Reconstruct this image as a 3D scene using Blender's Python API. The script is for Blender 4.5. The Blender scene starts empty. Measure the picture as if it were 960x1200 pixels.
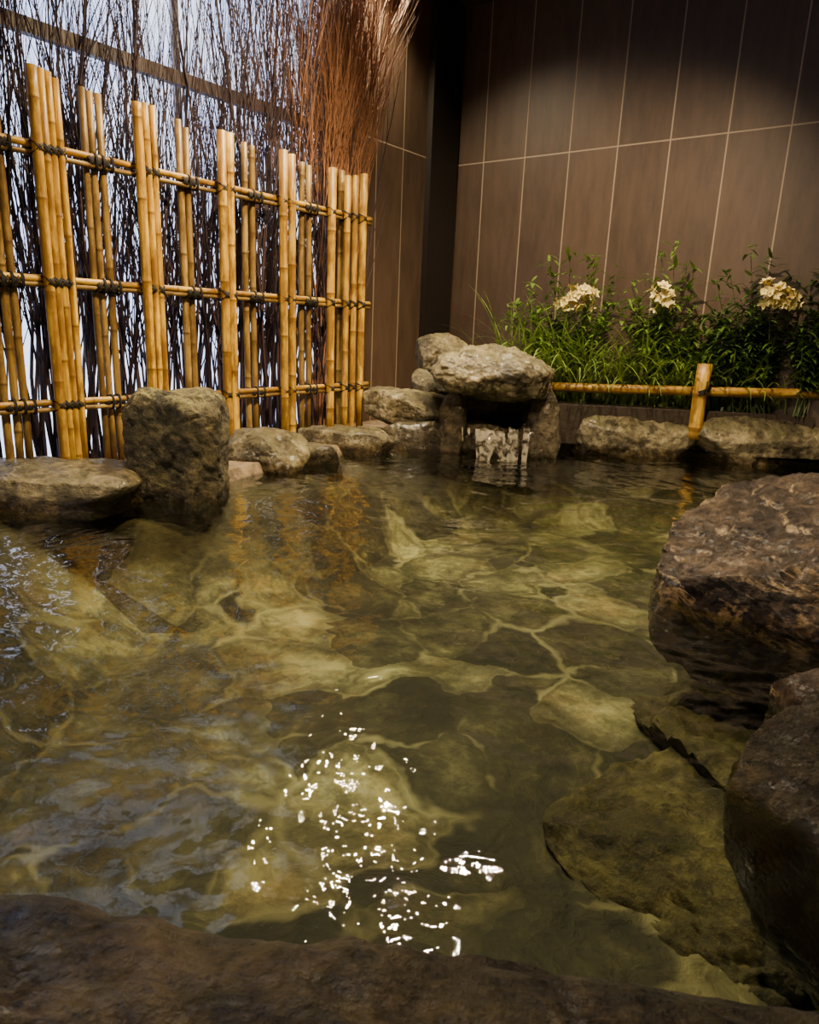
import bpy, math, random
from mathutils import Vector, Matrix, noise
random.seed(7)
S=bpy.context.scene; COL=S.collection
# ---------------- camera
H=0.75; F=820.0; P=math.radians(14.8); RO=math.radians(2.3)
R0=Vector((1,0,0)); U0=Vector((0,math.sin(P),math.cos(P))); FW=Vector((0,math.cos(P),-math.sin(P)))
RR=math.cos(RO)*R0+math.sin(RO)*U0; UU=math.cos(RO)*U0-math.sin(RO)*R0
CP=Vector((0,0,H))
cd=bpy.data.cameras.new("camera"); cam=bpy.data.objects.new("camera",cd); COL.objects.link(cam)
cd.sensor_fit='VERTICAL'; cd.sensor_height=36; cd.sensor_width=28.8; cd.lens=F/1200*36
M=Matrix((RR,UU,-FW)).transposed().to_4x4(); M.translation=CP; cam.matrix_world=M
cd.dof.use_dof=True; cd.dof.focus_distance=3.0; cd.dof.aperture_fstop=12
cd.clip_start=0.02
S.camera=cam
def ray(px,py): return RR*(px-480)-UU*(py-600)+FW*F
def gp(px,py,z=0.0):
    r=ray(px,py); return CP+r*((z-H)/r.z)
def yp(px,py,Y):
    r=ray(px,py); return CP+r*(Y/r.y)
def pp(px,py,o,n):
    r=ray(px,py); return CP+r*((o-CP).dot(n)/r.dot(n))
# ---------------- helpers
def link(ob,par=None,label=None,cat=None,kind=None,group=None):
    COL.objects.link(ob)
    if par: ob.parent=par
    if label: ob["label"]=label
    if cat: ob["category"]=cat
    if kind: ob["kind"]=kind
    if group: ob["group"]=group
    return ob
def mesh(name,v,f,mat=None,smooth=True,attr=None,**k):
    me=bpy.data.meshes.new(name); me.from_pydata([tuple(a) for a in v],[],f); me.update()
    if smooth:
        me.polygons.foreach_set("use_smooth",[True]*len(me.polygons))
    if mat: me.materials.append(mat)
    if attr:
        a=me.attributes.new("mask",'FLOAT','POINT'); a.data.foreach_set("value",attr)
    return link(bpy.data.objects.new(name,me),**k)
def empty(name,loc,**k):
    e=bpy.data.objects.new(name,None); e.location=loc; e.empty_display_size=.1
    link(e,**k); return e
class NT:
    def __init__(s,name):
        s.m=bpy.data.materials.new(name); s.m.use_nodes=True; s.t=s.m.node_tree; s.t.nodes.clear()
        s.out=s.n('ShaderNodeOutputMaterial')
    def n(s,ty,ins=None,**kw):
        nd=s.t.nodes.new(ty)
        for k,v in kw.items(): setattr(nd,k,v)
        for k,v in (ins or {}).items():
            if isinstance(v,bpy.types.NodeSocket): s.t.links.new(v,nd.inputs[k])
            else: nd.inputs[k].default_value=v
        return nd
    def math(s,op,a,b=0.0,c=0.0,clamp=False):
        nd=s.n('ShaderNodeMath',{0:a,1:b,2:c},operation=op); nd.use_clamp=clamp; return nd.outputs[0]
    def mix(s,f,a,b,bt='MIX'):
        nd=s.n('ShaderNodeMix',data_type='RGBA',blend_type=bt)
        for i,v in ((0,f),(6,a),(7,b)):
            if isinstance(v,bpy.types.NodeSocket): s.t.links.new(v,nd.inputs[i])
            else: nd.inputs[i].default_value=v if i==0 else (*v,1)
        return nd.outputs[2]
    def ramp(s,f,stops,interp='LINEAR'):
        nd=s.n('ShaderNodeValToRGB',{0:f}); cr=nd.color_ramp; cr.interpolation=interp
        while len(cr.elements)<len(stops): cr.elements.new(.5)
        for e,(p,c) in zip(cr.elements,stops):
            e.position=p; e.color=(*c,1) if len(c)==3 else c
        return nd.outputs[0]
    def noise(s,vec,scale,detail=6,rough=.6,dist=0):
        return s.n('ShaderNodeTexNoise',{'Vector':vec,'Scale':scale,'Detail':detail,'Roughness':rough,'Distortion':dist}).outputs[0]
    def smooth(s,x,a,b,o0=0.0,o1=1.0):
        nd=s.n('ShaderNodeMapRange',{0:x,1:a,2:b,3:o0,4:o1}); nd.interpolation_type='SMOOTHSTEP'; return nd.outputs[0]
    def bsdf(s,col,rough,bump=None,bstr=.5,bdist=.01,spec=.5,**ex):
        b=s.n('ShaderNodeBsdfPrincipled')
        for k,v in (('Base Color',col),('Roughness',rough),('Specular IOR Level',spec)):
            if isinstance(v,bpy.types.NodeSocket): s.t.links.new(v,b.inputs[k])
            else: b.inputs[k].default_value=(*v,1) if isinstance(v,tuple) else v
        for k,v in ex.items(): b.inputs[k.replace('_',' ')].default_value=v
        if bump is not None:
            bp=s.n('ShaderNodeBump',{'Height':bump,'Strength':bstr,'Distance':bdist})
            s.t.links.new(bp.outputs[0],b.inputs['Normal'])
        s.t.links.new(b.outputs[0],s.out.inputs[0]); return b
# ---------------- materials
def rock_mat(name,dark,mid,light,lichen=(.2,.19,.08),lich=.5,scale=1.0,strata=0.0,wetz=.07,rough=.6,veins=0.0,coat=0.0,bs=1.0,spec=.5,vc=(.58,.38,.18),deep=.3):
    N=NT(name); g=N.n('ShaderNodeNewGeometry'); pos=g.outputs['Position']
    oi=N.n('ShaderNodeObjectInfo').outputs['Random']
    off=N.n('ShaderNodeVectorMath',{0:pos,1:N.n('ShaderNodeCombineXYZ',{0:N.math('MULTIPLY',oi,9.0),1:oi,2:0.0}).outputs[0]},operation='ADD').outputs[0]
    n1=N.noise(off,4*scale,8,.65,.4); n2=N.noise(off,22*scale,8,.7); n3=N.noise(off,90*scale,4,.7)
    if strata:
        mp=N.n('ShaderNodeMapping',{'Vector':off,'Rotation':(.35,.5,0),'Scale':(1.2,1.2,5)})
        ns=N.noise(mp.outputs[0],2.2,7,.65,1.2)
        n1=N.math('ADD',N.math('MULTIPLY',n1,1-strata),N.math('MULTIPLY',ns,strata))
    c=N.ramp(N.math('ADD',N.math('MULTIPLY',n1,.62),N.math('MULTIPLY',n2,.38)),[(.38,dark),(.5,mid),(.62,light)])
    sp=N.smooth(n3,.56,.72); c=N.mix(N.math('MULTIPLY',sp,.4),c,tuple(min(1,x*1.5) for x in light))
    dk=N.smooth(N.noise(off,7*scale,8,.75,.6),.46,.38); c=N.mix(N.math('MULTIPLY',dk,.8),c,dark)
    nz=N.n('ShaderNodeSeparateXYZ',{0:g.outputs['Normal']}).outputs[2]
    if veins:
        mv=N.n('ShaderNodeMapping',{'Vector':off,'Rotation':(.2,.4,0),'Scale':(1,1,2.2)}).outputs[0]
        vd=N.math('ABSOLUTE',N.math('SUBTRACT',N.noise(mv,3.6*scale,8,.66,1.2),.5))
        vm=N.math('MULTIPLY',N.smooth(vd,.06,.01),N.smooth(N.noise(off,9,5,.7),.42,.56))
        vm=N.math('MULTIPLY',vm,N.smooth(nz,.9,.5))
        c=N.mix(N.math('MULTIPLY',vm,veins),c,vc)
    lm=N.math('MULTIPLY',N.smooth(nz,.1,.85),N.smooth(N.noise(off,9*scale,6,.7),.42,.62))
    c=N.mix(N.math('MULTIPLY',lm,lich),c,lichen)
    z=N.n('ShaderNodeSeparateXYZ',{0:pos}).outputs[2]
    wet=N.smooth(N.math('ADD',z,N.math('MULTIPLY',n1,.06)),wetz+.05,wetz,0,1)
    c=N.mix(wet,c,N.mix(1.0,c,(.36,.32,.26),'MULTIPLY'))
    c=N.mix(N.smooth(z,.01,-.07),c,N.mix(1.0,c,(deep,deep,deep*.7),'MULTIPLY'))  # colour darkened below the waterline, for light absorbed by the water
    ro=N.math('SUBTRACT',N.math('ADD',rough-.15,N.math('MULTIPLY',n2,.3)),N.math('MULTIPLY',wet,.3),clamp=True)
    h=N.math('ADD',N.math('MULTIPLY',n1,1.4),N.math('ADD',N.math('MULTIPLY',n2,.7),N.math('MULTIPLY',n3,.15)))
    b=N.bsdf(c,ro,h,bs,.045,spec); b.inputs['Coat Weight'].default_value=coat; b.inputs['Coat Roughness'].default_value=.25; return N.m
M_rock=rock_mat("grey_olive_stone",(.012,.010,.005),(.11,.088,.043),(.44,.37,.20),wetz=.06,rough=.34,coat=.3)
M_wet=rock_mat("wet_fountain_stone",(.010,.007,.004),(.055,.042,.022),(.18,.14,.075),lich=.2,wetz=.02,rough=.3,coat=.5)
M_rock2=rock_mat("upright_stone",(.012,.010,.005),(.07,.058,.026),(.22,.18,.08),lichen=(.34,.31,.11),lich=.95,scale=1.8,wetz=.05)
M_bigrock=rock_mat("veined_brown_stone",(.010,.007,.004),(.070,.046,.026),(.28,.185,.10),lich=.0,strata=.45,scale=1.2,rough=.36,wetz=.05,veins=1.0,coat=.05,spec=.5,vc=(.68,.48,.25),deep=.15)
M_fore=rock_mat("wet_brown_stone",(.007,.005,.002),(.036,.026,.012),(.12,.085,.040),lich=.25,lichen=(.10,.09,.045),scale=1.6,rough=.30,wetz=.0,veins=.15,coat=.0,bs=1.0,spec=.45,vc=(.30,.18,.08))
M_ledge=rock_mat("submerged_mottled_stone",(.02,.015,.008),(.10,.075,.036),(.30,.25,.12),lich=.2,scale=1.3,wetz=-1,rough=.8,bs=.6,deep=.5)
def bamboo_mat(name,a,b,ring):
    N=NT(name); tc=N.n('ShaderNodeTexCoord').outputs['Object']
    oi=N.n('ShaderNodeObjectInfo').outputs['Random']
    mp=N.n('ShaderNodeMapping',{'Vector':tc,'Scale':(60,60,3)}).outputs[0]
    mp=N.n('ShaderNodeVectorMath',{0:mp,1:N.n('ShaderNodeCombineXYZ',{0:N.math('MULTIPLY',oi,40.0)}).outputs[0]},operation='ADD').outputs[0]
    n=N.noise(mp,1,5,.6)
    of=N.n('ShaderNodeVectorMath',{0:N.n('ShaderNodeMapping',{'Vector':tc,'Scale':(1,1,.35)}).outputs[0],1:N.n('ShaderNodeCombineXYZ',{0:N.math('MULTIPLY',oi,9.0)}).outputs[0]},operation='ADD').outputs[0]
    n2=N.noise(of,17,6,.65)
    c=N.mix(N.smooth(n,.35,.65),a,b)
    c=N.mix(N.math('MULTIPLY',N.smooth(n2,.40,.60),.85),c,ring)
    c=N.mix(N.math('MULTIPLY',oi,.5),c,ring)
    m=N.n('ShaderNodeAttribute',attribute_name="mask").outputs['Fac']
    c=N.mix(m,c,ring)
    N.bsdf(c,.42,n,.25,.003); return N.m
M_bam=bamboo_mat("golden_bamboo",(.42,.22,.02),(.88,.57,.06),(.18,.085,.012))
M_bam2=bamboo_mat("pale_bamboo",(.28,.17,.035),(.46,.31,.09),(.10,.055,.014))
def simple(name,col,rough=.6,bump=0,sc=30,**k):
    N=NT(name); tc=N.n('ShaderNodeTexCoord').outputs['Object']; n=N.noise(tc,sc,5)
    c=N.mix(n,tuple(x*.6 for x in col),tuple(min(1,x*1.35) for x in col))
    N.bsdf(c,rough,n if bump else None,bump,.01,**k); return N.m
M_cord=simple("black_cord",(.006,.0045,.004),.8)
M_twig=simple("dark_twig",(.042,.022,.027),.7)
M_twig2=simple("red_brown_twig",(.32,.15,.075),.6)
M_soil=simple("soil",(.03,.02,.012),.9,.8)
M_dark=simple("dark_column",(.012,.009,.008),.5)
M_frame=simple("window_frame",(.04,.025,.025),.5)
M_frame2=simple("grey_window_mullion",(.30,.30,.34),.5)
M_ceil=simple("ceiling_paint",(.035,.025,.018),.8)
def tile_mat(name,phase,period,zline,tone=1.0):
    N=NT(name); tc=N.n('ShaderNodeTexCoord').outputs['Object']; s=N.n('ShaderNodeSeparateXYZ',{0:tc})
    q=N.math('DIVIDE',N.math('SUBTRACT',s.outputs[0],phase),period)
    fr=N.math('SUBTRACT',N.math('FRACT',N.math('ADD',q,.5)),.5)
    dd=N.math('MULTIPLY',N.math('ABSOLUTE',fr),period)
    d2=N.math('ABSOLUTE',N.math('SUBTRACT',s.outputs[2],zline))
    l=N.smooth(N.math('MINIMUM',dd,d2),.003,.006,1,0)
    mp=N.n('ShaderNodeMapping',{'Vector':tc,'Scale':(6,6,1.2)}).outputs[0]
    n=N.noise(mp,2.2,7,.65); n2=N.noise(tc,60,3)
    idn=N.n('ShaderNodeTexWhiteNoise',{'W':N.math('FLOOR',N.math('ADD',q,100.0))},noise_dimensions='1D').outputs[0]
    t=N.math('ADD',N.math('MULTIPLY',n,.8),N.math('ADD',N.math('MULTIPLY',idn,.15),N.math('MULTIPLY',n2,.1)))
    c=N.ramp(t,[(.3,(.046*tone,.030*tone,.019*tone)),(.75,(.11*tone,.071*tone,.046*tone))])
    c=N.mix(l,c,(.32*tone,.25*tone,.18*tone))
    N.bsdf(c,.5,N.math('SUBTRACT',N.math('MULTIPLY',n2,.2),l),.3,.004); return N.m
# ---------------- room geometry
d=Vector((.597,.802,0)).normalized(); nrm=Vector((d.y,-d.x,0))
P1=gp(415,497,.12); P1.z=0
A=P1-nrm*.42
C=A+d*1.62
e=nrm.copy()
def wall(name,o,dr,t0,t1,z0,z1,th,inn,mat,**k):
    v=[(t0,0,z0),(t1,0,z0),(t1,0,z1),(t0,0,z1),(t0,th,z0),(t1,th,z0),(t1,th,z1),(t0,th,z1)]
    f=[(0,1,2,3),(5,4,7,6),(4,0,3,7),(1,5,6,2),(3,2,6,7),(4,5,1,0)]
    ob=mesh(name,v,f,mat,False,**k)
    m=Matrix((dr,-inn,Vector((0,0,1)))).transposed().to_4x4(); m.translation=o; ob.matrix_world=m
    return ob
ZC=3.1
wall("wall_back",C,e,-.02,5.2,-.5,ZC,.12,-d,tile_mat("brown_wall_tile",.28,.36,2.01,.86),kind="structure",label="dark brown wall of tall tiles with pale grout")
wall("wall_left",A,d,.16,1.62,-.5,ZC,.12,nrm,tile_mat("side_wall_tile",.06,.30,2.0,1.1),kind="structure",label="brown tiled side wall beside the window")
wall("wall_left",A,d,-4.8,.16,-.5,.05,.12,nrm,M_dark,kind="structure",label="dark sill wall below the frosted window")
N=NT("frosted_daylight"); tc=N.n('ShaderNodeTexCoord').outputs['Object']
nn=N.noise(tc,1.6,3,.5); cc=N.ramp(nn,[(.3,(.46,.55,.94)),(.7,(.78,.84,1.0))])
em=N.n('ShaderNodeEmission',{'Color':cc,'Strength':3.3}); N.t.links.new(em.outputs[0],N.out.inputs[0])
wall("window_1",A-nrm*.03,d,-4.8,.16,.05,ZC,.03,nrm,N.m,kind="structure",label="large frosted window glowing with pale blue daylight")
tn=1
def bar(t0,t1,z0,z1,th=.04,out=.035,mat=None):
    global tn
    wall("trim_%d"%tn,A+nrm*out,d,t0,t1,z0,z1,th,nrm,mat or M_frame,kind="structure",label="dark window frame bar" if not mat else "grey vertical window mullion"); tn+=1
pz=pp(375,150,A+nrm*.2,nrm).z
bar(-4.8,.10,pz-.030,pz+.030,.04,.22)
for px in (205,378):
    t=(pp(px,60,A,nrm)-A).dot(d); bar(t-.02,t+.02,.05,ZC,.02,.015,M_frame2)
bar(-3.0,-2.96,.05,ZC,.02,.015,M_frame2)
wall("trim_%d"%tn,A+nrm*.05,d,1.24,1.60,0,ZC,.05,nrm,M_dark,kind="structure",label="black corner column between the tiled walls")
mesh("ceiling",[(-5,-1.5,ZC),(5,-1.5,ZC),(5,7,ZC),(-5,7,ZC),(-5,-1.5,ZC+.1),(5,-1.5,ZC+.1),(5,7,ZC+.1),(-5,7,ZC+.1)],[(0,1,2,3),(7,6,5,4),(0,4,5,1),(1,5,6,2),(2,6,7,3),(3,7,4,0)],M_ceil,False,kind="structure",label="dark ceiling above the bath")
# pool bottom
def paving(name,mortar_top=False):
    N=NT(name); pos=N.n('ShaderNodeNewGeometry').outputs['Position']
    def warp(vec,sc,det,amt,ro=.55):
        w=N.n('ShaderNodeTexNoise',{'Vector':vec,'Scale':sc,'Detail':det,'Roughness':ro}).outputs[1]
        w=N.n('ShaderNodeVectorMath',{0:w,1:(.5,.5,.5)},operation='SUBTRACT').outputs[0]
        w=N.n('ShaderNodeVectorMath',{0:w,'Scale':amt},operation='SCALE').outputs[0]
        return N.n('ShaderNodeVectorMath',{0:vec,1:w},operation='ADD').outputs[0]
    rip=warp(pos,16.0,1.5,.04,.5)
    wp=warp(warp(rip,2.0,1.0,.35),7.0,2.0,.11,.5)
    ve=N.n('ShaderNodeTexVoronoi',{'Vector':wp,'Scale':3.0},feature='DISTANCE_TO_EDGE').outputs['Distance']
    vc=N.n('ShaderNodeTexVoronoi',{'Vector':wp,'Scale':3.0}).outputs['Color']
    vs=N.n('ShaderNodeSeparateColor',{0:vc}).outputs[0]
    n1=N.noise(wp,4.6,6,.62); n2=N.noise(rip,20,8,.75); nl=N.noise(pos,1.0,2,.5); n4=N.noise(rip,2.4,4,.6); nb=N.noise(rip,3.1,4,.6)
    t=N.math('ADD',N.math('MULTIPLY',n1,.46),N.math('ADD',N.math('MULTIPLY',n2,.30),N.math('MULTIPLY',vs,.24)))
    c=N.ramp(t,[(.38,(.012,.010,.005)),(.46,(.052,.047,.022)),(.55,(.16,.148,.075)),(.66,(.46,.43,.24))])
    c=N.mix(N.smooth(nb,.50,.66,0,.55),c,N.mix(1.0,c,(.82,.55,.34),'MULTIPLY'))
    c=N.mix(N.smooth(ve,.16,.05,0,.55),c,(.026,.022,.010))
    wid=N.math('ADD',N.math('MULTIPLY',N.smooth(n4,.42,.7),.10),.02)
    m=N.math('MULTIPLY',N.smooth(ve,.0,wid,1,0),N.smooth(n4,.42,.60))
    c=N.mix(N.math('MULTIPLY',m,.55),c,(.42,.39,.22))  # pale mortar joints, with soft caustic light painted into the same veins
    c=N.mix(N.smooth(nl,.54,.42),c,N.mix(1.0,c,(.50,.47,.40),'MULTIPLY'))
    h=n1
    if mortar_top:
        nn=N.noise(pos,12,6,.65); mc=N.mix(N.smooth(nn,.35,.65),(.09,.062,.035),(.26,.19,.11))
        z=N.n('ShaderNodeSeparateXYZ',{0:pos}).outputs[2]
        c=N.mix(N.smooth(z,-.40,-.12),c,N.mix(1.0,c,(.22,.20,.16),'MULTIPLY'))  # bank darkened under water, painting in the dark reflection below the stones
        c=N.mix(N.smooth(z,-.01,.015),c,mc); h=N.math('ADD',h,nn)
    N.bsdf(c,.8,h,.7,.04); return N.m
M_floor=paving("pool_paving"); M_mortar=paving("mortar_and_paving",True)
ZB=-.42
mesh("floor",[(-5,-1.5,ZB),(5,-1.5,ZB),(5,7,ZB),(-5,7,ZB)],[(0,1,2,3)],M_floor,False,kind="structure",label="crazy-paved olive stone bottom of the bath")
# ---------------- banks
def loft(name,rings,mat,**k):
    n=len(rings[0][0]); v=[]
    for pts,z in rings: v+=[(p[0],p[1],z) for p in pts]
    L=len(rings); f=[tuple(range(n)),tuple(reversed(range((L-1)*n,L*n)))]
    for r in range(L-1):
        f+=[(r*n+i,r*n+i+n,r*n+(i+1)%n+n,r*n+(i+1)%n) for i in range(n)]
    return mesh(name,v,f,mat,False,**k)
def prism(name,pts,z0,z1,mat,**k): return loft(name,[(pts,z1),(pts,z0)],mat,**k)
fr=[gp(x,y,.05) for x,y in ((-500,800),(-250,680),(0,582),(140,567),(265,552),(350,530),(450,512),(520,512),(640,513),(820,517),(965,525))]
w1=C+e*3.6; w2=A-d*4.2
tail=[(w1.x-.05,w1.y-.05),((C+e*.02).x,(C).y-.02),(w2.x+.05,w2.y)]
def offs(a_):
    o=[]
    for i,p in enumerate(fr):
        a=fr[max(0,i-1)]; b=fr[min(len(fr)-1,i+1)]; t_=(b-a).normalized(); nn_=Vector((t_.y,-t_.x,0)); q=p+nn_*a_; o.append((q.x,q.y))
    return o+tail
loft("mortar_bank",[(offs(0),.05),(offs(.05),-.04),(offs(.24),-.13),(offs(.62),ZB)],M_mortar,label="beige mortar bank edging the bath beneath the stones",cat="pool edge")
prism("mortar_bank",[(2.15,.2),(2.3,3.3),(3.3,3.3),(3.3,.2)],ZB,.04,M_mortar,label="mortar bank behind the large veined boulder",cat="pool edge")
bl=C+e*.12-d*.03; br=C+e*2.85-d*.03
prism("planting_bed",[(.55,4.62),(1.3,4.56),(br.x-.1,4.47),(br.x,br.y),(bl.x,bl.y)],.05,.3,M_soil,label="raised soil bed along the tiled wall",cat="planting bed")
# ---------------- rocks
def icosphere(sub):
    import bmesh
    bm=bmesh.new(); bmesh.ops.create_icosphere(bm,subdivisions=sub,radius=1)
    v=[x.co.copy() for x in bm.verts]; f=[tuple(a.index for a in fa.verts) for fa in bm.faces]; bm.free(); return v,f
ICO={5:icosphere(5),6:icosphere(6),7:icosphere(7)}
def rock(name,c,h,rot=0,seed=0,k=3.0,cuts=10,amp=.10,mat=None,sub=6,tilt=(0,0),label="",cat="rock",group=None,fine=.7,cmin=.74,planes=()):
    rnd=random.Random(seed); v,f=ICO[sub]
    pl=[(Vector(n).normalized(),dd) for n,dd in planes]
    for i in range(cuts):
        n=Vector((rnd.gauss(0,1),rnd.gauss(0,1),rnd.gauss(0,.8))).normalized(); pl.append((n,rnd.uniform(cmin,cmin+.2)))
    o=Vector((rnd.uniform(-50,50),rnd.uniform(-50,50),rnd.uniform(-50,50)))
    sc=Vector(h); out=[]
    L=(sc.x*sc.y*sc.z)**(1/3)
    for p in v:
        r=(abs(p.x)**k+abs(p.y)**k+abs(p.z)**k)**(-1/k); q=p*r
        q=q*(1+amp*1.3*noise.noise(p*1.3+o))
        for n,dd in pl:
            s=q.dot(n)-dd
            if s>0: q=q-n*s*.94
        w=Vector((q.x*sc.x,q.y*sc.y,q.z*sc.z))
        nd=Vector((p.x/sc.x,p.y/sc.y,p.z/sc.z)).normalized()
        a=noise.fractal(w*(2.0/L)+o,.7,2.1,6)*amp*.5
        b=1-abs(noise.noise(w*(2.6/L)-o))*2
        a-=max(0,b-.75)*amp*1.2*fine
        cz=noise.noise(w*(3.5/L)+o*2); a+=(math.floor(cz*5)/5-cz*.6)*amp*.35*fine
        a+=noise.fractal(w*(10/L)+o,.6,2.2,4)*amp*.16*fine
        out.append(w+nd*a*L)
    ob=mesh(name,out,f,mat or M_rock,True,label=label,cat=cat,group=group)
    ob.rotation_euler=(tilt[0],tilt[1],rot); ob.location=c; return ob
def rb(name,x0,yt,x1,yb,hy,seed,zb=-.13,back=.9,yfront=None,gx=1.06,**k):
    xm=(x0+x1)/2
    yf=yfront if yfront is not None else gp(xm,yb,0).y
    Yc=yf+hy*back; zt=yp(xm,yt,Yc).z
    ym=(yt+yb)/2
    xl=yp(x0,ym,Yc).x; xr=yp(x1,ym,Yc).x
    return rock(name,((xl+xr)/2,Yc,(zt+zb)/2),((xr-xl)/2*gx,hy,(zt-zb)/2),seed=seed,**k)
G="edging stones around the bath"
rb("edging_stone",-160,540,150,602,.26,3,zb=-.05,k=5,cuts=8,cmin=.86,label="flat-topped grey-brown edging stone at the waterline",group=G,rot=.1,planes=[((0,-.5,1),.95)])
rb("upright_stone",150,459,264,588,.14,15,k=8,cuts=3,cmin=.97,zb=-.07,amp=.10,gx=.95,fine=1.5,mat=M_rock2,back=.9,label="tall squared mossy upright stone standing at the water's edge",cat="rock",planes=[((.5,-.5,.9),1.22),((-.7,-.2,.7),1.25)])
rb("edging_stone",262,504,357,553,.21,29,k=3.8,cmin=.86,label="rounded olive edging stone beside the upright stone",group=G,tilt=(0,.06))
rb("edging_stone",128,548,172,588,.08,26,k=3,sub=5,label="small beige mortared stone filling a gap",group=G,mat=M_mortar)
rb("edging_stone",350,500,458,532,.20,36,k=4.4,label="low pale-topped edging stone below the bamboo fence",group=G)
rb("edging_stone",328,520,402,544,.08,37,k=3.4,sub=5,label="small mortared stone between edging stones",group=G)
rb("edging_stone",440,505,480,530,.08,38,k=3,sub=5,label="small stone filling the gap near the fountain",group=G)
rb("edging_stone",426,457,530,503,.24,47,yfront=4.36,zb=.12,k=4,tilt=(0,.08),label="tilted flat slab beside the stone fountain",group=G)
rb("edging_stone",452,490,535,530,.14,48,k=3.4,mat=M_wet,label="small wet stone under the tilted slab",group=G)
rb("boulder",486,391,548,436,.16,55,yfront=4.75,zb=.42,k=2.4,label="small rounded brown boulder behind the fountain cap")
rb("boulder",484,430,530,470,.15,57,yfront=4.68,zb=.2,k=3,sub=5,label="grey stone wedged under the small boulder")
# fountain
rb("fountain_cap_stone",502,407,648,480,.34,63,yfront=4.12,zb=.30,k=2.1,cuts=8,cmin=.86,amp=.12,fine=1.4,gx=1.0,tilt=(-.04,.06),label="broad domed rugged cap stone over the water spout",planes=[((0,-.3,-1),.74)])
rb("fountain_base_stone",514,456,546,532,.14,66,yfront=4.28,k=2.4,zb=-.2,mat=M_wet,label="wet side stone supporting the fountain cap")
rb("fountain_base_stone",614,452,656,530,.17,67,yfront=4.26,k=2.4,zb=-.2,mat=M_wet,label="wet grooved side stone supporting the fountain cap")
rb("fountain_base_stone",525,455,645,530,.10,68,yfront=4.62,k=4,zb=-.2,mat=M_wet,label="dark stone at the rear of the spout hollow")
rb("spout_stone",534,492,604,534,.13,69,yfront=4.30,k=2.4,sub=6,zb=-.1,mat=M_wet,label="small wet ledge stone under the falling water")
rb("spout_stone",592,500,640,536,.12,70,yfront=4.24,k=2.4,sub=5,zb=-.1,mat=M_wet,label="low wet stone beside the falling water")
rb("edging_stone",642,488,676,526,.10,71,k=3,sub=5,label="small stone beside the fountain base",group=G)
rb("edging_stone",666,479,824,535,.24,82,k=2.8,cmin=.86,label="broad rounded edging stone below the bamboo rail",group=G,planes=[((0,-.7,.8),.92)])
rb("edging_stone",808,489,1010,546,.26,94,k=3.2,cmin=.88,label="long flat brown edging stone near the bamboo post",group=G,planes=[((0,-.6,.8),.94)])
# right boulders
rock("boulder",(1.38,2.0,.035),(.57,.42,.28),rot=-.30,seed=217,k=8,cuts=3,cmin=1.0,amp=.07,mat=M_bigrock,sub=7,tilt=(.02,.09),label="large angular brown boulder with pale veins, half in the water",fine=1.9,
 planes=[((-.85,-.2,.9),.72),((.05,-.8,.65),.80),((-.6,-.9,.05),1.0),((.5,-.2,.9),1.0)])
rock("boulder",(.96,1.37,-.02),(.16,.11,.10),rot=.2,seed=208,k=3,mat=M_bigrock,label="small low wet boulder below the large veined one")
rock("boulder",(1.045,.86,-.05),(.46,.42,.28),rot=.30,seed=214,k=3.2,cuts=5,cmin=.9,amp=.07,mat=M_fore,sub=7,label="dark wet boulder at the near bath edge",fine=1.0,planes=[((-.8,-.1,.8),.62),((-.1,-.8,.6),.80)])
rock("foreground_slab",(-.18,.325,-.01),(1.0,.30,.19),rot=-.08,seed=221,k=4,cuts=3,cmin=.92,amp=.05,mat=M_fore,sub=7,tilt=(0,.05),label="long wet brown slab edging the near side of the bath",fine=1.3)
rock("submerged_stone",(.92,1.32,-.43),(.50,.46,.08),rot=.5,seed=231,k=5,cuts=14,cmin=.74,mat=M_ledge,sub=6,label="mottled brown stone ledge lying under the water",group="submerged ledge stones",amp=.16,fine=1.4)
rock("submerged_stone",(1.15,1.85,-.42),(.50,.42,.11),rot=.1,seed=232,k=5,cuts=14,cmin=.74,mat=M_ledge,sub=6,label="mottled brown stone ledge lying under the water",group="submerged ledge stones",amp=.16,fine=1.4)
# ---------------- water
wx0,wx1,wy0,wy1=-2.9,2.9,-.2,4.75; nx,ny=820,740
v=[];f=[]
for j in range(ny+1):
    y=wy0+(wy1-wy0)*(j/ny)**1.4
    for i in range(nx+1):
        x=wx0+(wx1-wx0)*i/nx
        q=Vector((x,y,0)); w=noise.noise_vector(q*2.2)*.12; q2=q+w
        near=max(0,1-max(0,y-1.0)/2.5)
        z=.0058*noise.noise(q2*4.0+Vector((3,1,0)))+(.0030+.0012*near)*noise.noise(q2*9+Vector((9,4,2)))+(.0014+.0010*near)*noise.noise(q2*20)+(.0003+.0009*near)*noise.noise(q2*40)
        r=math.hypot(x-.5,y-4.15); z+=.0032*math.sin(r*48)*math.exp(-r*1.1)*(.5+noise.noise(q*3))
        z+=.0016*math.sin((x*.4+y+w.x)*16)*noise.noise(q*2.7+Vector((7,7,7)))
        v.append((x,y,z))
for j in range(ny):
    for i in range(nx):
        a=j*(nx+1)+i
        pc=Vector(v[a]); 
        if (pc-A).dot(nrm)<.3: continue
        f.append((a,a+1,a+nx+2,a+nx+1))
used=sorted({i for q in f for i in q}); mp_={o:i for i,o in enumerate(used)}
v=[v[i] for i in used]; f=[tuple(mp_[i] for i in q) for q in f]
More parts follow.
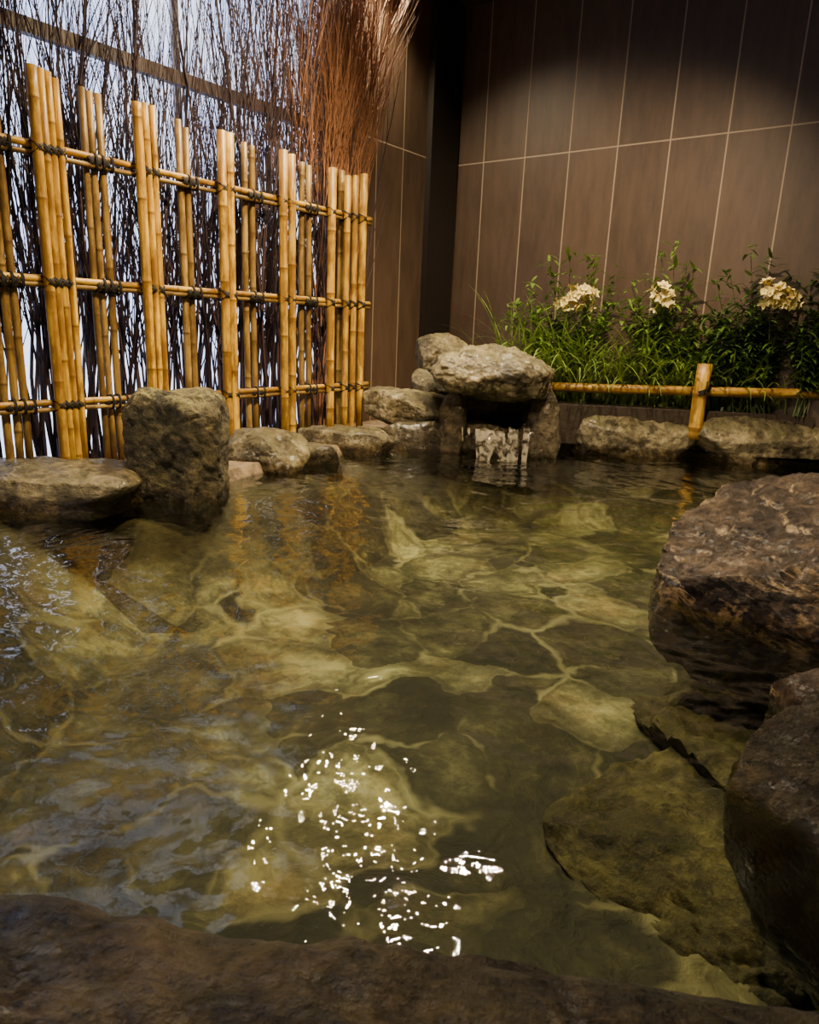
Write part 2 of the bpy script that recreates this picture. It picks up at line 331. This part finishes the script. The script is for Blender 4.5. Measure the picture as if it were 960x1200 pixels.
def water_mat(name,tint,bs,white=0):
    N=NT(name); g=N.n('ShaderNodeNewGeometry')
    nz=N.noise(g.outputs['Position'],55 if not white else 26,2,.5,.6)
    b=N.n('ShaderNodeBump',{'Height':nz,'Strength':bs,'Distance':.004})
    dt=N.n('ShaderNodeVectorMath',{0:b.outputs[0],1:g.outputs['Incoming']},operation='DOT_PRODUCT').outputs['Value']
    om=N.math('SUBTRACT',1.0,N.math('ABSOLUTE',dt),clamp=True)
    fz=N.math('ADD',.027,N.math('MULTIPLY',N.math('POWER',om,4.8),.95),clamp=True)
    tr=N.n('ShaderNodeBsdfTransparent',{'Color':(*tint,1)})
    gl=N.n('ShaderNodeBsdfGlossy',{'Roughness':.004,'Normal':b.outputs[0],'Color':(1,1,1,1)})
    base=tr.outputs[0]
    if white:
        df=N.n('ShaderNodeBsdfDiffuse',{'Color':(.85,.78,.62,1)})
        tl=N.n('ShaderNodeBsdfTranslucent',{'Color':(.85,.78,.62,1)})
        df=N.n('ShaderNodeMixShader',{0:.4,1:df.outputs[0],2:tl.outputs[0]})
        base=N.n('ShaderNodeMixShader',{0:N.math('MULTIPLY',N.smooth(nz,.30,.62),white),1:base,2:df.outputs[0]}).outputs[0]
    mx=N.n('ShaderNodeMixShader',{0:fz,1:base,2:gl.outputs[0]})
    N.t.links.new(mx.outputs[0],N.out.inputs[0]); return N.m
mesh("bath_water",v,f,water_mat("clear_green_water",(.84,.87,.73),.12),True,kind="stuff",label="clear olive-tinted hot spring water with ripples",cat="water")
M_fall=water_mat("falling_water",(.95,.93,.85),1.0,.5)
v=[];f=[]
xa=yp(541,500,4.22).x; xb=yp(622,500,4.22).x; NX,NZ=90,28
for j in range(NZ+1):
    u=j/NZ; z=.19*(1-u)-.01
    for i in range(NX+1):
        s=i/NX
        y=4.23-.08*math.sqrt(u)+.014*noise.noise(Vector((s*9,u*.8,3)))+.006*math.sin(s*40+u*2)
        v.append((xa+(xb-xa)*(s*(1-.1*u)+.05*u),y,z+.05*noise.noise(Vector((s*6,0,1)))*(1-u)))
for j in range(NZ):
    for i in range(NX):
        s=i/NX; gap=noise.noise(Vector((s*10,.4*j/NZ,8)))
        if gap<-.10: continue
        a=j*(NX+1)+i; f.append((a,a+1,a+NX+2,a+NX+1))
mesh("falling_water",v,f,M_fall,True,kind="stuff",label="thin translucent sheet of water falling from the stone spout",cat="water")
# ---------------- tube utils
def tube(v,f,pts,rad,sides=4,cap=True,closed=False):
    b0=len(v); n=len(pts)
    for i,p in enumerate(pts):
        if closed: t=(pts[(i+1)%n]-pts[i-1])
        else: t=(pts[min(i+1,n-1)]-pts[max(i-1,0)])
        t=t.normalized() if t.length>1e-9 else Vector((0,0,1))
        up=Vector((1,0,0)) if abs(t.x)<.8 else Vector((0,1,0))
        a=t.cross(up).normalized(); b=t.cross(a)
        r=rad[i] if isinstance(rad,(list,tuple)) else rad
        for s in range(sides):
            an=2*math.pi*s/sides; v.append(p+a*(r*math.cos(an))+b*(r*math.sin(an)))
    m=n if closed else n-1
    for i in range(m):
        j=(i+1)%n
        for s in range(sides):
            s2=(s+1)%sides; f.append((b0+i*sides+s,b0+i*sides+s2,b0+j*sides+s2,b0+j*sides+s))
    if cap and not closed:
        f.append(tuple(b0+s for s in range(sides))); f.append(tuple(b0+(n-1)*sides+s for s in reversed(range(sides))))
def bamboo(name,p0,p1,r,mat,par,seed,label=None,step=.28,**k):
    rnd=random.Random(seed); L=(p1-p0).length; dr=(p1-p0)/L
    nodes=[]; z=rnd.uniform(.05,step)
    while z<L-.02: nodes.append(z); z+=step*rnd.uniform(.8,1.2)
    st=[(0,r,0)]
    for z in nodes:
        st+=[(z-.03,r*.985,0),(z-.009,r*1.0,.2),(z-.004,r*1.07,.6),(z,r*1.01,1),(z+.004,r*1.09,.7),(z+.010,r*1.01,.15),(z+.03,r*.985,0)]
    st+=[(L,r,.2),(L,r*.72,.3),(L-.03,r*.7,1)]
    bow=Vector((rnd.uniform(-1,1),rnd.uniform(-1,1),0))*.006
    v=[];f=[];a=[]; n=14
    for z,rr,mk in st:
        pt=Vector((0,0,z))+bow*math.sin(math.pi*z/L)
        for s in range(n):
            an=2*math.pi*s/n; v.append(Vector((pt.x+rr*math.cos(an),pt.y+rr*math.sin(an),pt.z))); a.append(mk)
    for i in range(len(st)-1):
        for s in range(n):
            s2=(s+1)%n; f.append((i*n+s,i*n+s2,(i+1)*n+s2,(i+1)*n+s))
    f.append(tuple(reversed(range(n)))); f.append(tuple((len(st)-1)*n+s for s in range(n)))
    ob=mesh(name,v,f,mat,True,a,par=par,label=label,**k)
    q=dr.to_track_quat('Z','Y'); ob.rotation_mode='QUATERNION'; ob.rotation_quaternion=q
    ob.location=p0-(par.location if par else Vector((0,0,0))); return ob
# ---------------- bamboo fence
fence=empty("bamboo_fence",P1-d*1.4+Vector((0,0,.05)),label="golden bamboo lattice fence tied with black cord before brushwood",cat="fence")
def fpt(px,py,off=0.0):
    q=pp(px,py,P1+nrm*off,nrm); return (q-P1).dot(d),q.z
rails=[]
for (y0,y1) in ((160,262),(327,358),(480,451)):
    z=(fpt(0,y0)[1]+fpt(428,y1)[1])/2; rails.append(z)
tL=-3.1; tR=fpt(434,300)[0]
for i,z in enumerate(rails):
    bamboo("rail",P1+d*tL+Vector((0,0,z+.012)),P1+d*tR+Vector((0,0,z+.012)),.0145,M_bam,fence,50+i,step=.34)
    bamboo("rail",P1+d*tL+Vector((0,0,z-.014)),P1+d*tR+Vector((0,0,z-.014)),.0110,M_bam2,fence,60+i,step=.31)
poles=[
(36,76,.021,1),(46,80,.016,1),(55,84,.015,1),(64,92,.014,1),(95,102,.0145,0),(104,107,.0145,0),(114,110,.0155,0),
(160,120,.0215,1),(169,121,.016,1),(178,124,.015,1),(208,140,.017,0),(217,150,.017,0),
(259,153,.023,1),(269,156,.021,1),(286,167,.017,0),(295,171,.017,0),
(332,176,.024,1),(342,181,.021,1),(354,190,.017,0),(362,194,.017,0),
(390,197,.025,1),(401,200,.022,0),(408,206,.020,1),(417,206,.019,1),(427,204,.023,1)]
tt=[]
for px,yt,r,fr_ in poles:
    off=(.0145+r) if fr_ else -(.0145+r)
    t,z=fpt(px,yt,off); tt.append((t,z,r,fr_))
t0=tt[0][0]
for dt,r,fr_ in ((-.12,.016,0),(-.16,.016,0),(-.20,.017,0),(-.42,.024,1),(-.465,.018,1),(-.505,.017,1),(-.68,.016,0),(-.73,.016,0)):
    tt.append((t0+dt,1.62,r,fr_))
for i,(t,z,r,fr_) in enumerate(tt):
    off=(.0145+r) if fr_ else -(.0145+r)
    b=P1+d*t+nrm*off
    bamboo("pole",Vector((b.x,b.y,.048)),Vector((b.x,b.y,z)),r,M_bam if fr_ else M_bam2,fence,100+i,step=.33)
    for ri,zr in enumerate(rails):
        v=[];f=[]
        for sg in (1,-1):
            for o in (-.004,.003):
                pts=[]
                R1=.026+r*.35; R2=.016+r
                for q in range(16):
                    an=2*math.pi*q/16
                    dg=(d*.8+Vector((0,0,sg*1.0))).normalized()
                    ot=(d-Vector((0,0,sg*.8))).normalized()
                    pts.append(P1+d*t+nrm*(off*.5)+Vector((0,0,zr))+dg*(R1*math.cos(an))+nrm*(R2*math.sin(an))+ot*o)
                tube(v,f,[p-fence.location for p in pts],.0035,4,closed=True)
        for o in (r+.004,r+.010):
            pts=[P1+d*(t+o)+Vector((0,0,zr))+nrm*(.020*math.cos(q*math.pi/6))+Vector((0,0,.032*math.sin(q*math.pi/6)))-fence.location for q in range(12)]
            tube(v,f,pts,.0035,4,closed=True)
        mesh("tie",v,f,M_cord,True,par=fence,label="black cord tie")
# ---------------- brushwood
def stem(v,f,rnd,base,dr,L,r,depth,spread,zcap=9,wob=.05,fan=None):
    n=max(5,int(L/.10)); p=base.copy(); pts=[p.copy()]; rad=[r]; dv=dr.copy()
    for i in range(n):
        dv=dv+Vector((rnd.gauss(0,wob),rnd.gauss(0,wob),.05))
        if fan and p.z>1.35: dv=dv+fan
        dv.normalize(); p=p+dv*(L/n)
        s=(p-A).dot(nrm)
        if s<.07: p+=nrm*(.07-s)
        if s>.33 and p.z<1.7: p-=nrm*(s-.33)
        if p.z>zcap: break
        pts.append(p.copy()); rad.append(r*(1-(.75 if not fan else .6)*(i+1)/n))
        if depth>0 and (i>=n*.2 if not fan else p.z>1.3) and rnd.random()<(.72 if not fan else .95):
            a=rnd.uniform(0,6.28); sd=(dv+d*math.cos(a)*spread+nrm*math.sin(a)*spread*.5).normalized()
            stem(v,f,rnd,p,sd,L*rnd.uniform(.25,.5)*(1-.4*i/n),rad[-1]*.65,depth-1,spread,zcap,wob,fan)
    if len(pts)>1: tube(v,f,pts,rad,3,cap=False)
G3="brushwood bundles behind the bamboo fence"
tl=-2.9; k=0
while tl<-.08:
    rnd=random.Random(900+k); v=[];f=[]
    b=A+d*tl+nrm*.2; b.z=.05
    for s in range(27):
        bb=d*rnd.uniform(-.12,.12)+nrm*rnd.uniform(-.1,.1)
        ln=rnd.choice((1.1,1.4,1.7,2.0,2.3,2.8))
        stem(v,f,rnd,b+bb,Vector((rnd.gauss(0,.06),rnd.gauss(0,.06),1)).normalized(),ln,rnd.uniform(.005,.012),1 if s%3 else 2,.30,3.05,.04)
    mesh("brushwood_bundle",[x-b for x in v],f,M_twig,True,label="dark upright brushwood twigs behind the bamboo fence",cat="brushwood",group=G3).location=b
    tl+=.215; k+=1
for q,(tq,nq) in enumerate(((-.22,18),(-.12,26),(-.03,26))):
    rnd=random.Random(950+q); v=[];f=[]; b=A+d*(tq+.05)+nrm*.25; b.z=.05
    for s in range(nq):
        bb=d*rnd.uniform(-.06,.04)+nrm*rnd.uniform(-.06,.06)
        fa=d*rnd.uniform(-.025,.026)+nrm*rnd.uniform(-.008,.012)
        stem(v,f,rnd,b+bb,(Vector((0,0,1))+d*rnd.uniform(-.02,.03)).normalized(),rnd.uniform(2.0,2.8),rnd.uniform(.005,.008),2,.27,3.05,.04,fa)
    mesh("brushwood_bundle",[x-b for x in v],f,M_twig2,True,label="reddish-brown fanned twigs at the end of the fence",cat="brushwood",group=G3).location=b
# ---------------- low bamboo rail
a0=yp(640,453,4.70); a1=yp(975,462,4.42)
rl=empty("bamboo_rail",(2.1,4.55,.3),label="low golden bamboo rail with a short post, before the flowers",cat="rail")
rd=(a1-a0).normalized(); rn=Vector((rd.y,-rd.x,0)).normalized()
bamboo("rail",a0,a1,.030,M_bam,rl,11,step=.42)
rp=ray(819,456)
s_=min((abs((a0+(a1-a0)*(i/200)).x/(a0+(a1-a0)*(i/200)).y-rp.x/rp.y),i) for i in range(201))[1]/200
rc=a0+(a1-a0)*s_
bamboo("rail",rc-rn*.05-Vector((0,0,.02)),a1-rn*.05-Vector((0,0,.014)),.018,M_bam,rl,12,step=.5)
pc_=rc+rn*.075
ptop=yp(819,426,pc_.y)
bamboo("post",Vector((pc_.x,pc_.y,.13)),Vector((pc_.x,pc_.y,ptop.z)),.044,M_bam,rl,14,step=.2)
v=[];f=[]
for o in (-.012,-.004,.004,.012):
    pts=[rc+rn*.035+Vector((0,0,o))+rd*(.049*math.cos(x*math.pi/8))+rn*(.090*math.sin(x*math.pi/8))+Vector((0,0,.02*math.cos(x*math.pi/8)))-rl.location for x in range(16)]
    tube(v,f,pts,.004,5,closed=True)
mesh("tie",v,f,M_cord,True,par=rl,label="black cord tie")
# ---------------- plants
def leafmat(name,a,b):
    N=NT(name); g=N.n('ShaderNodeNewGeometry'); n=N.noise(g.outputs['Position'],9,4)
    c=N.mix(N.smooth(n,.35,.65),a,b)
    rpi=g.outputs['Random Per Island']; c=N.mix(N.math('MULTIPLY',rpi,.6),c,b)
    bs=N.bsdf(c,.42)
    tl_=N.n('ShaderNodeBsdfTranslucent',{'Color':c}); ms=N.n('ShaderNodeMixShader',{0:.25,1:bs.outputs[0],2:tl_.outputs[0]})
    N.t.links.new(ms.outputs[0],N.out.inputs[0]); return N.m
M_leaf=leafmat("shrub_leaf",(.03,.085,.012),(.17,.29,.035))
M_leaf_shade=leafmat("shaded_shrub_leaf",(.02,.055,.010),(.09,.17,.028))  # darker copy of the leaf colour, shade painted in for the dim right end
M_grass=leafmat("grass_blade",(.020,.06,.010),(.27,.38,.07))
M_stem=simple("green_stem",(.05,.08,.02),.6)
N=NT("cream_petal"); g=N.n('ShaderNodeNewGeometry').outputs['Position']; n=N.noise(g,40,3)
N.bsdf(N.mix(N.smooth(n,.35,.65),(.62,.48,.12),(.90,.82,.42)),.6); M_pet=N.m
M_pist=simple("yellow_centre",(.6,.42,.08),.6)
def leaf(v,f,base,dr,up,L,W,droop=.3,seg=4):
    side=dr.cross(up).normalized(); b0=len(v)
    for i in range(seg+1):
        u=i/seg; c=base+dr*(L*u)+Vector((0,0,-droop*L*u*u)); w=W*math.sin(math.pi*(.08+.92*u)**.8)*(1 if i<seg else 0)
        upn=side.cross(dr)
        v.append(c-side*w); v.append(c-upn*(w*.25)); v.append(c+side*w)
    for i in range(seg):
        a=b0+i*3; f.append((a,a+1,a+4,a+3)); f.append((a+1,a+2,a+5,a+4))
def blade(v,f,base,az,L,W,lean,rnd,seg=12):
    b0=len(v); h=Vector((math.cos(az),math.sin(az),0)); s=Vector((-h.y,h.x,0)); th=lean*.4; p=base.copy()
    for i in range(seg+1):
        u=i/seg; w=W*(1-u**2)*.5+.0005
        v.append(p-s*w); v.append(p+s*w)
        dv=h*math.sin(th)+Vector((0,0,math.cos(th))); p=p+dv*(L/seg); th+=lean*(.35+u*.5)/seg*3.4
    for i in range(seg):
        a=b0+i*2; f.append((a,a+1,a+3,a+2))
Gp="leafy shrubs in the planting bed"
def shrub(px,Y,tops,heads,seed,rad,nl,label,fy=.3,lm=None,lo=.35,name="flowering_shrub"):
    rnd=random.Random(seed); b=yp(px,440,Y); b.z=.3
    root=empty(name,b,label=label,cat="plant",group=Gp)
    sv=[];sf=[];lv=[];lf=[]
    tips=[]
    for (tx,ty) in tops:
        tp=yp(tx,ty,Y+rnd.uniform(-.1,.08)); tips.append((tp,0))
    for (hx,hy) in heads: tips.append((yp(hx,hy+12,Y-.12),1))
    for i in range(nl):
        an=rnd.uniform(0,6.28); r=rad*math.sqrt(rnd.random()); top=rnd.choice(tops); ht=yp(px,top[1],Y).z
        tips.append((Vector((b.x+r*math.cos(an)*1.3,b.y+max(-fy,min(r*math.sin(an)*.6,.10)),.3+(ht-.3)*rnd.uniform(lo,.95)*(1-.30*(r/rad)**2))),0))
    for tp,hd in tips:
        p0=b+Vector((rnd.uniform(-.12,.12),rnd.uniform(-.05,.05),0)); mid=(p0+tp)/2+Vector((rnd.uniform(-.03,.03),rnd.uniform(-.03,.03),.06))
        pts=[]
        for i in range(9):
            u=i/8; pts.append(((1-u)**2)*p0+2*u*(1-u)*mid+u*u*tp)
        tube(sv,sf,[p-b for p in pts],[.004*(1-.6*i/8) for i in range(9)],4)
        for i in range(3,9):
            for q in range(6):
                an=rnd.uniform(0,6.28); el=rnd.uniform(-.2,.9); dr=Vector((math.cos(an)*math.cos(el),math.sin(an)*math.cos(el),math.sin(el)))
                pb=pts[i]+Vector((rnd.gauss(0,.012),rnd.gauss(0,.010),rnd.gauss(0,.022)))
                leaf(lv,lf,pb-b,dr,Vector((0,0,1)),rnd.uniform(.05,.12),rnd.uniform(.007,.015),rnd.uniform(.1,.6))
    mesh("stems",sv,sf,M_stem,True,par=root)
    mesh("foliage",lv,lf,lm or M_leaf,True,par=root)
    for hx,hy in heads:
        hc=yp(hx,hy,Y-.17); v=[];f=[];mi=[]
        for q in range(22):
            n=Vector((rnd.gauss(0,1),rnd.gauss(0,1)-.5,rnd.gauss(0,1)+.25)).normalized()
            c=hc+Vector((n.x*.080,n.y*.055,n.z*.075))*rnd.uniform(.4,1.25)
            t1=n.cross(Vector((.3,.2,1))).normalized(); t2=n.cross(t1); R=rnd.uniform(.024,.038)
            for pz_ in range(5):
                a=pz_*1.2566+q; dr=(t1*math.cos(a)+t2*math.sin(a)+n*.45).normalized()
                leaf(v,f,c-b,dr,n,R*1.15,R*.42,.05,3)
            mi+=[0]*(len(f)-len(mi))
            tube(v,f,[hc-b,c-b,c+n*.012-b],[.002,.003,.002],5)
            mi+=[1]*(len(f)-len(mi))
        h=mesh("flower_head",v,f,M_pet,True,par=root,label="cream blossom cluster")
        h.data.materials.append(M_pist); h.data.polygons.foreach_set("material_index",mi)
shrub(664,4.98,[(645,310),(668,300),(700,310),(625,330),(720,322),(690,305)],[(666,352),(684,347)],71,.38,52,"leafy shrub with cream blossom clusters against the tiled wall")
shrub(782,4.80,[(790,288),(775,300),(805,312),(760,325),(740,335)],[(778,348)],72,.29,44,"tall leafy shrub with one cream blossom cluster",.12,lo=.45)
shrub(880,4.58,[(880,296),(905,305),(925,320),(855,320),(840,330)],[(902,346),(919,350)],73,.28,44,"shade-coloured leafy shrub with a large cream blossom cluster",.03,M_leaf_shade,.55)
shrub(956,4.46,[(950,335),(965,325),(940,345)],[],74,.16,24,"shade-coloured leafy shrub at the shaded end of the bed",.0,M_leaf_shade,.5,"shrub")
Gg="grass clumps in the planting bed"
for i,(px,Y,n,L) in enumerate(((606,4.98,75,.82),(650,4.86,80,.80),(692,4.79,80,.76),(735,4.77,70,.70),(778,4.74,60,.64),(820,4.70,50,.56),(862,4.66,40,.48),(905,4.61,34,.42),(945,4.56,26,.36))):
    rnd=random.Random(400+i); b=yp(px,440,Y); b.z=.3; v=[];f=[]
    for q in range(n):
        az=rnd.uniform(0,6.28)
        if math.sin(az)>.2 and rnd.random()<.8: az=-az
        blade(v,f,Vector((rnd.gauss(0,.08),rnd.gauss(0,.03),0)),az,L*rnd.uniform(.5,1.15),rnd.uniform(.007,.015),rnd.uniform(.45,1.15),rnd)
    mesh("grass_clump",v,f,M_grass,True,label="arching green grass clump drooping behind the bamboo rail",cat="plant",group=Gg).location=b
# ---------------- lights
def downlight(x,y,energy,target,size=1.2,col=(1,.72,.40),rad=.05,blend=.8):
    root=empty("ceiling_downlight",(x,y,ZC),label="small round warm ceiling downlight",cat="lamp",group="warm ceiling downlights, with an added unseen one")  # also makes the added unseen lamp for the near stones
    v=[];f=[]; K=24
    for z,r in ((0,.115),(-.02,.115),(-.02,.10),(0,.09)):
        for s in range(K): v.append((r*math.cos(s*6.2832/K),r*math.sin(s*6.2832/K),z))
    for i in range(3):
        for s in range(K): f.append((i*K+s,i*K+(s+1)%K,(i+1)*K+(s+1)%K,(i+1)*K+s))
    mesh("housing",v,f,M_dark,True,par=root)
    l=bpy.data.lights.new("spot",'SPOT'); l.energy=energy; l.color=col; l.spot_size=size; l.spot_blend=blend; l.shadow_soft_size=rad
    o=bpy.data.objects.new("lamp_bulb",l); link(o,par=root); o.location=(0,0,-.10)
    o.rotation_mode='QUATERNION'; o.rotation_quaternion=(Vector(target)-Vector((x,y,ZC-.10))).to_track_quat('-Z','Y')
downlight(-.34,4.0,310,(-.5,2.6,0),2.1,rad=.05,col=(1,.84,.58))
downlight(.22,4.0,310,(.4,2.4,0),2.0,rad=.05,col=(1,.84,.58))
downlight(-.30,5.15,200,(.3,4.6,0),2.4,rad=.08,col=(1,.78,.50))
downlight(.5,2.6,700,(-1.2,4.0,.6),1.3,blend=1,col=(1,.70,.36))
downlight(1.05,3.2,600,(1.1,4.9,.7),1.45,blend=1,col=(1,.75,.46))
downlight(-.4,1.4,380,(.4,2.0,0),2.1,col=(1,.78,.50))  # unseen lamp, added to light the near stones
W=bpy.data.worlds.new("world"); S.world=W; W.use_nodes=True
W.node_tree.nodes["Background"].inputs[0].default_value=(.34,.25,.15,1); W.node_tree.nodes["Background"].inputs[1].default_value=.16
